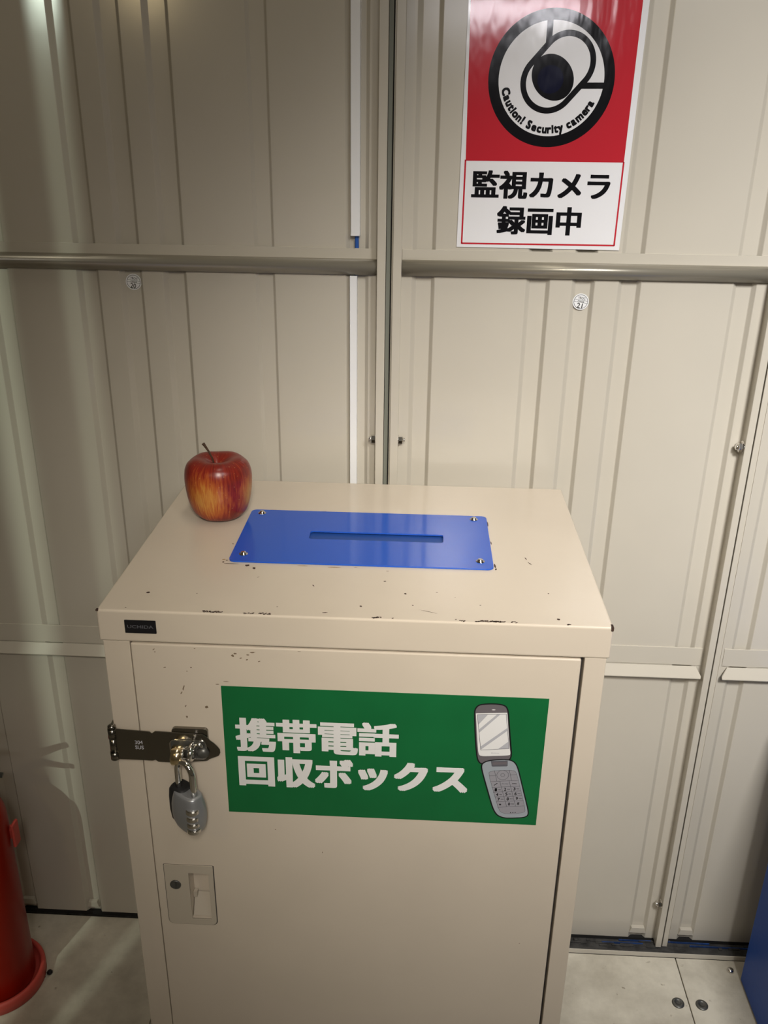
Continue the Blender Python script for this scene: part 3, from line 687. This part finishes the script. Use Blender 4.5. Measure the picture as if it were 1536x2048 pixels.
# catmull smoothing
def cr(P, k=4):
    out = []
    for i in range(len(P)-1):
        p0 = P[max(i-1, 0)]; p1 = P[i]; p2 = P[i+1]; p3 = P[min(i+2, len(P)-1)]
        for j in range(k):
            t = j/k
            out.append(tuple(.5*((2*p1[d])+(-p0[d]+p2[d])*t+(2*p0[d]-5*p1[d]+4*p2[d]-p3[d])*t*t+(-p0[d]+3*p1[d]-3*p2[d]+p3[d])*t**3) for d in range(2)))
    out.append(P[-1]); return out
prof = cr(AP, 3); NA = 64; V = []; F = []
for r, h in prof:
    for i in range(NA):
        a = 2*PI*i/NA; lob = 1+.012*math.cos(5*a+.6)*(abs(h)/.04)**1.5 + .012*math.cos(2*a+1.0)
        hh = h + .0007*math.cos(5*a+.6)*(1 if abs(h) > .03 else 0)*(r/.04)
        V.append((ac.x+r*lob*math.cos(a), ac.y+r*lob*math.sin(a), ac.z+hh))
for j in range(len(prof)-1):
    for i in range(NA): F.append((j*NA+i, j*NA+(i+1) % NA, (j+1)*NA+(i+1) % NA, (j+1)*NA+i))
b.add(V, F, 0, True)
fl = b.build('flesh', M['apple'], app, origin=tuple(ac))
b = MB(); b.tube([(ac.x-.004, ac.y, ac.z+.027), (ac.x-.0060, ac.y-.0005, ac.z+.036), (ac.x-.0095, ac.y-.001, ac.z+.044), (ac.x-.0135, ac.y-.001, ac.z+.0505), (ac.x-.0155, ac.y-.001, ac.z+.0535)],
                 [.0010, .0011, .0012, .0017, .0021], 8)
b.build('stem', M['stem'], app)
V_ = [v.co.z for v in fl.data.vertices]; dz = HT-(ac.z+min(V_)); fl.location.z += dz+.0001

# ------------------------------------------------------------------ poster
pst = empty('camera_warning_poster', (.2, 0, 1.156)); tag(pst, 'laminated red and white security camera poster with black Japanese lettering, on the right wall panel', 'poster')
py = -.0016
b = MB(); b.poly([(.0985, 1.1556), (.2998, 1.1550), (.3035, 1.4560), (.1003, 1.4560)], py, -.0004); b.build('sheet', M['paper'], pst)
b = MB(); b.poly([(.1050, 1.2558), (.2940, 1.2563), (.2960, 1.4500), (.1022, 1.4500)], py-.0001); b.build('red_field', M['pred'], pst, fixn=False)
b = MB()
for (A, B_) in (((.1048, 1.2570), (.1046, 1.1594)), ((.2938, 1.2570), (.2931, 1.1600)), ((.1046, 1.1600), (.2931, 1.1606))):
    A, B_ = Vector(A), Vector(B_); t = (B_-A).normalized(); q_ = Vector((-t.y, t.x))*.0010
    b.poly([tuple(A+q_), tuple(B_+q_), tuple(B_-q_), tuple(A-q_)], py-.0001)
b.build('border_line', M['pred'], pst, fixn=False)
em = MB(); EC = (.2000, 1.3452); mats = [M['pblack'], M['paper'], M['pnavy']]
em.ring(EC, .0730, .0610, py-.0002, 96, 0); em.disc(EC, .0612, py-.00015, 96, 1)
A = Vector((.1972, 1.3414)); B_ = Vector((.2170, 1.3636))
def stadium(r):
    t = (B_-A).normalized(); a0 = math.atan2(t.y, t.x); P = []
    for i in range(33): a = a0-PI/2+PI*i/32; P.append((B_.x+r*math.cos(a), B_.y+r*math.sin(a)))
    for i in range(33): a = a0+PI/2+PI*i/32; P.append((A.x+r*math.cos(a), A.y+r*math.sin(a)))
    return P
em.poly([(.1906, 1.4060), (.1975, 1.4062), (.1975, 1.3740), (.1906, 1.3660)], py-.00025, None, 0)
em.poly([(.2300, 1.3355), (.2610, 1.3358), (.2614, 1.3424), (.2360, 1.3422)], py-.00025, None, 0)
em.poly(stadium(.0327), py-.0003, None, 0); em.poly(stadium(.0262), py-.00035, None, 1)
em.disc((.2015, 1.3471), .0226, py-.0004, 64, 0, ry=.0264, rot=math.radians(45))
em.disc((.1990, 1.3450), .0150, py-.00045, 48, 2)
em.build('emblem', mats, pst, fixn=False)
b = MB(); txt = 'Caution! Security camera'
wd = {'i': .55, 't': .72, '!': .62, ' ': .55, 'm': 1.55, 'r': .74, 'C': 1.22, 'S': 1.15, 'y': 1.0}
tot = sum(wd.get(c, 1.0) for c in txt); a0, a1 = math.radians(190.5), math.radians(335.5); acc = 0
for c in txt:
    wch = wd.get(c, 1.0); a = a0+(a1-a0)*(acc+wch/2)/tot; acc += wch
    if c == ' ': continue
    V_, F_ = text_mesh(c, bold=.048, res=3); s_ = .0124
    xs = [p[0] for p in V_]; mx_ = (min(xs)+max(xs))/2
    up = Vector((-math.cos(a), -math.sin(a))); rt = Vector((-math.sin(a), math.cos(a)))
    base = Vector(EC)+Vector((math.cos(a), math.sin(a)))*.0575
    b.add([(base.x+rt.x*(x-mx_)*s_*.95+up.x*z*s_, py-.0004-e, base.y+rt.y*(x-mx_)*s_*.95+up.y*z*s_) for x, z, e in V_], F_)
b.build('caution_lettering', M['pblack'], pst, fixn=False)
b = MB()
v, f = fit(text_mesh('監視カメラ', bold=(.038, .022)), .1135, .2808, 1.2132, 1.2455, py-.0001); b.add(v, f)
v, f = fit(text_mesh('録画中', bold=(.038, .020)), .1465, .2500, 1.1716, 1.2050, py-.0001); b.add(v, f)
b.build('lettering', M['pblack'], pst, fixn=False)

# ------------------------------------------------------------------ round inspection stickers
def sticker(x, z, num, label, y):
    r = .0103; t = empty('inspection_sticker', (x, y, z)); tag(t, label, 'sticker', 'round inspection stickers on the wall')
    b = MB(); P = [(x+r*math.cos(2*PI*i/40), z+r*math.sin(2*PI*i/40)) for i in range(40)]; b.poly(P, y-.0004, y+.0001); b.build('disc', M['white'], t)
    b = MB(); y2 = y-.0005; b.ring((x, z), .0090, .0084, y2, 40)
    ca, sa = math.cos(-.16), math.sin(-.16)
    def rot(p): return (x+(p[0])*ca-(p[1])*sa, z+(p[0])*sa+(p[1])*ca)
    for zz in (.0018, -.0010): b.poly([rot((-.0085, zz)), rot((.0085, zz)), rot((.0085, zz+.0004)), rot((-.0085, zz+.0004))], y2)
    for (s_, x0, x1, z0, z1) in (('YROC', -.0046, .0050, .0030, .0062), ('MADE', -.0038, .0044, -.0005, .0013), (num, -.0038, .0036, -.0082, -.0016)):
        V_, F_ = text_mesh(s_, bold=.025, nb=4, res=2); vv, _ = fit((V_, F_), x0, x1, z0, z1, 0)
        b.add([(rot((p[0], p[2]))[0], y2+p[1], rot((p[0], p[2]))[1]) for p in vv], F_)
    b.build('lettering', M['rod'], t, fixn=False)
sticker(-.3170, 1.1035, '20', 'small round white sticker numbered 20 on the left wall panel', 0.0050)
sticker(.2598, 1.0905, '21', 'small round white sticker numbered 21 on the right wall panel', 0.0036)

# ------------------------------------------------------------------ cable ducts
def duct(x0, x1, z0, z1, label):
    b = MB(); b.box(x0, x1, -.0060, .0068, z0, z1); o = b.build('cable_duct', M['white'], None, bevel=.0008)
    tag(o, label, 'cable duct'); return o
duct(-.0338, -.0222, 1.1665, ZT-.05, 'upper white plastic cable duct above the rail, beside the wall seam')
duct(-.0352, -.0258, .03, 1.1180, 'lower white plastic cable duct below the rail, going down behind the cabinet')
b = MB(); b.tube([(-.0270, .0030, 1.185), (-.0268, .0028, 1.165), (-.0266, .0030, 1.150), (-.0275, .0035, 1.13), (-.029, .0035, 1.10)], .0026, 12)
o = b.build('cable', M['cable'], None); tag(o, 'short bare piece of blue cable between the two white ducts', 'cable')

# ------------------------------------------------------------------ fire extinguisher on its stand
ex, ey = -.600, -.140
st = MB()
st.lathe([(.052, .003), (.0680, 0.0), (.0720, .002), (.0720, .018), (.0700, .022), (.0655, .022), (.0640, .018), (.0640, .006), (.050, .005)], (ex, ey, 0), 'z', 56)
stand = st.build('extinguisher_stand', M['pinkring'], None); tag(stand, 'faded pinkish red round plastic stand under the fire extinguisher', 'stand')
fe = empty('fire_extinguisher', (ex, ey, .006)); tag(fe, 'red fire extinguisher standing on the floor at the left edge', 'fire extinguisher')
b = MB(); R_ = .0560
pr = [(R_-.008, .006), (R_-.002, .008), (R_, .014), (R_, .325)]
for i in range(1, 9): a = PI/2*i/8; pr.append((.018+(R_-.018)*math.cos(a), .325+.048*math.sin(a)))
pr += [(.018, .385)]
b.lathe(pr, (ex, ey, 0), 'z', 56); b.build('cylinder_body', M['red'], fe)
b = MB(); b.lathe([(.020, .383), (.021, .386), (.021, .398), (.016, .402), (.014, .420), (.010, .424)], (ex, ey, 0), 'z', 28); b.build('valve', M['chrome'], fe)
b = MB()
b.add([(ex-.006, ey-.012, .405), (ex+.006, ey-.012, .405), (ex+.006, ey+.012, .405), (ex-.006, ey+.012, .405)], [(0, 1, 2, 3)])
b.tube([(ex-.015, ey, .412), (ex+.020, ey+.006, .418), (ex+.062, ey+.012, .408)], [.006, .006, .004], 10); b.build('carry_handle', M['rod'], fe)
b = MB(); b.tube([(ex-.012, ey, .424), (ex+.018, ey+.006, .437), (ex+.058, ey+.012, .449)], [.005, .006, .004], 10); b.build('lever', M['rod'], fe)
b = MB(); HP = [(ex-.015, ey, .395), (ex-.045, ey-.005, .405), (ex-.075, ey-.01, .37), (ex-.080, ey-.012, .30), (ex-.073, ey-.016, .20), (ex-.070, ey-.018, .12)]
b.tube(HP, .0075, 12); b.build('hose', M['rubber'], fe)
b = MB()
b.box(ex+.046, ex+.060, ey+.016, ey+.030, .283, .300); b.box(ex+.057, ex+.062, ey+.012, ey+.030, .270, .312)
b.build('hose_clip', M['pinkring'], fe, bevel=.002)

# ------------------------------------------------------------------ blue box at the right
bx = empty('blue_box', (.80, -.35, 0)); tag(bx, 'tall dark blue steel box at the right edge of the picture', 'box')
b = MB(); b.box(.6170, 1.02, -.46, -.0700, 0.002, .50); b.build('body', M['bluebox'], bx, bevel=.004)
b = MB(); b.box(.6160, 1.021, -.461, -.069, .50, .515); b.build('lid', M['bluebox'], bx, bevel=.003)

# ------------------------------------------------------------------ crumb on the floor
b = MB(); b.lathe([(.0015, 0), (.0045, .0012), (.0050, .003), (.0035, .0055), (.001, .006)], (-.5240, -.1240, 0), 'z', 9, smooth=False)
b.lathe([(.001, 0), (.003, .001), (.0028, .003), (.001, .004)], (-.5310, -.1320, 0), 'z', 7, smooth=False)
o = b.build('debris', M['ink'], None); tag(o, 'small dark crumb of debris on the floor right of the extinguisher stand', 'debris')
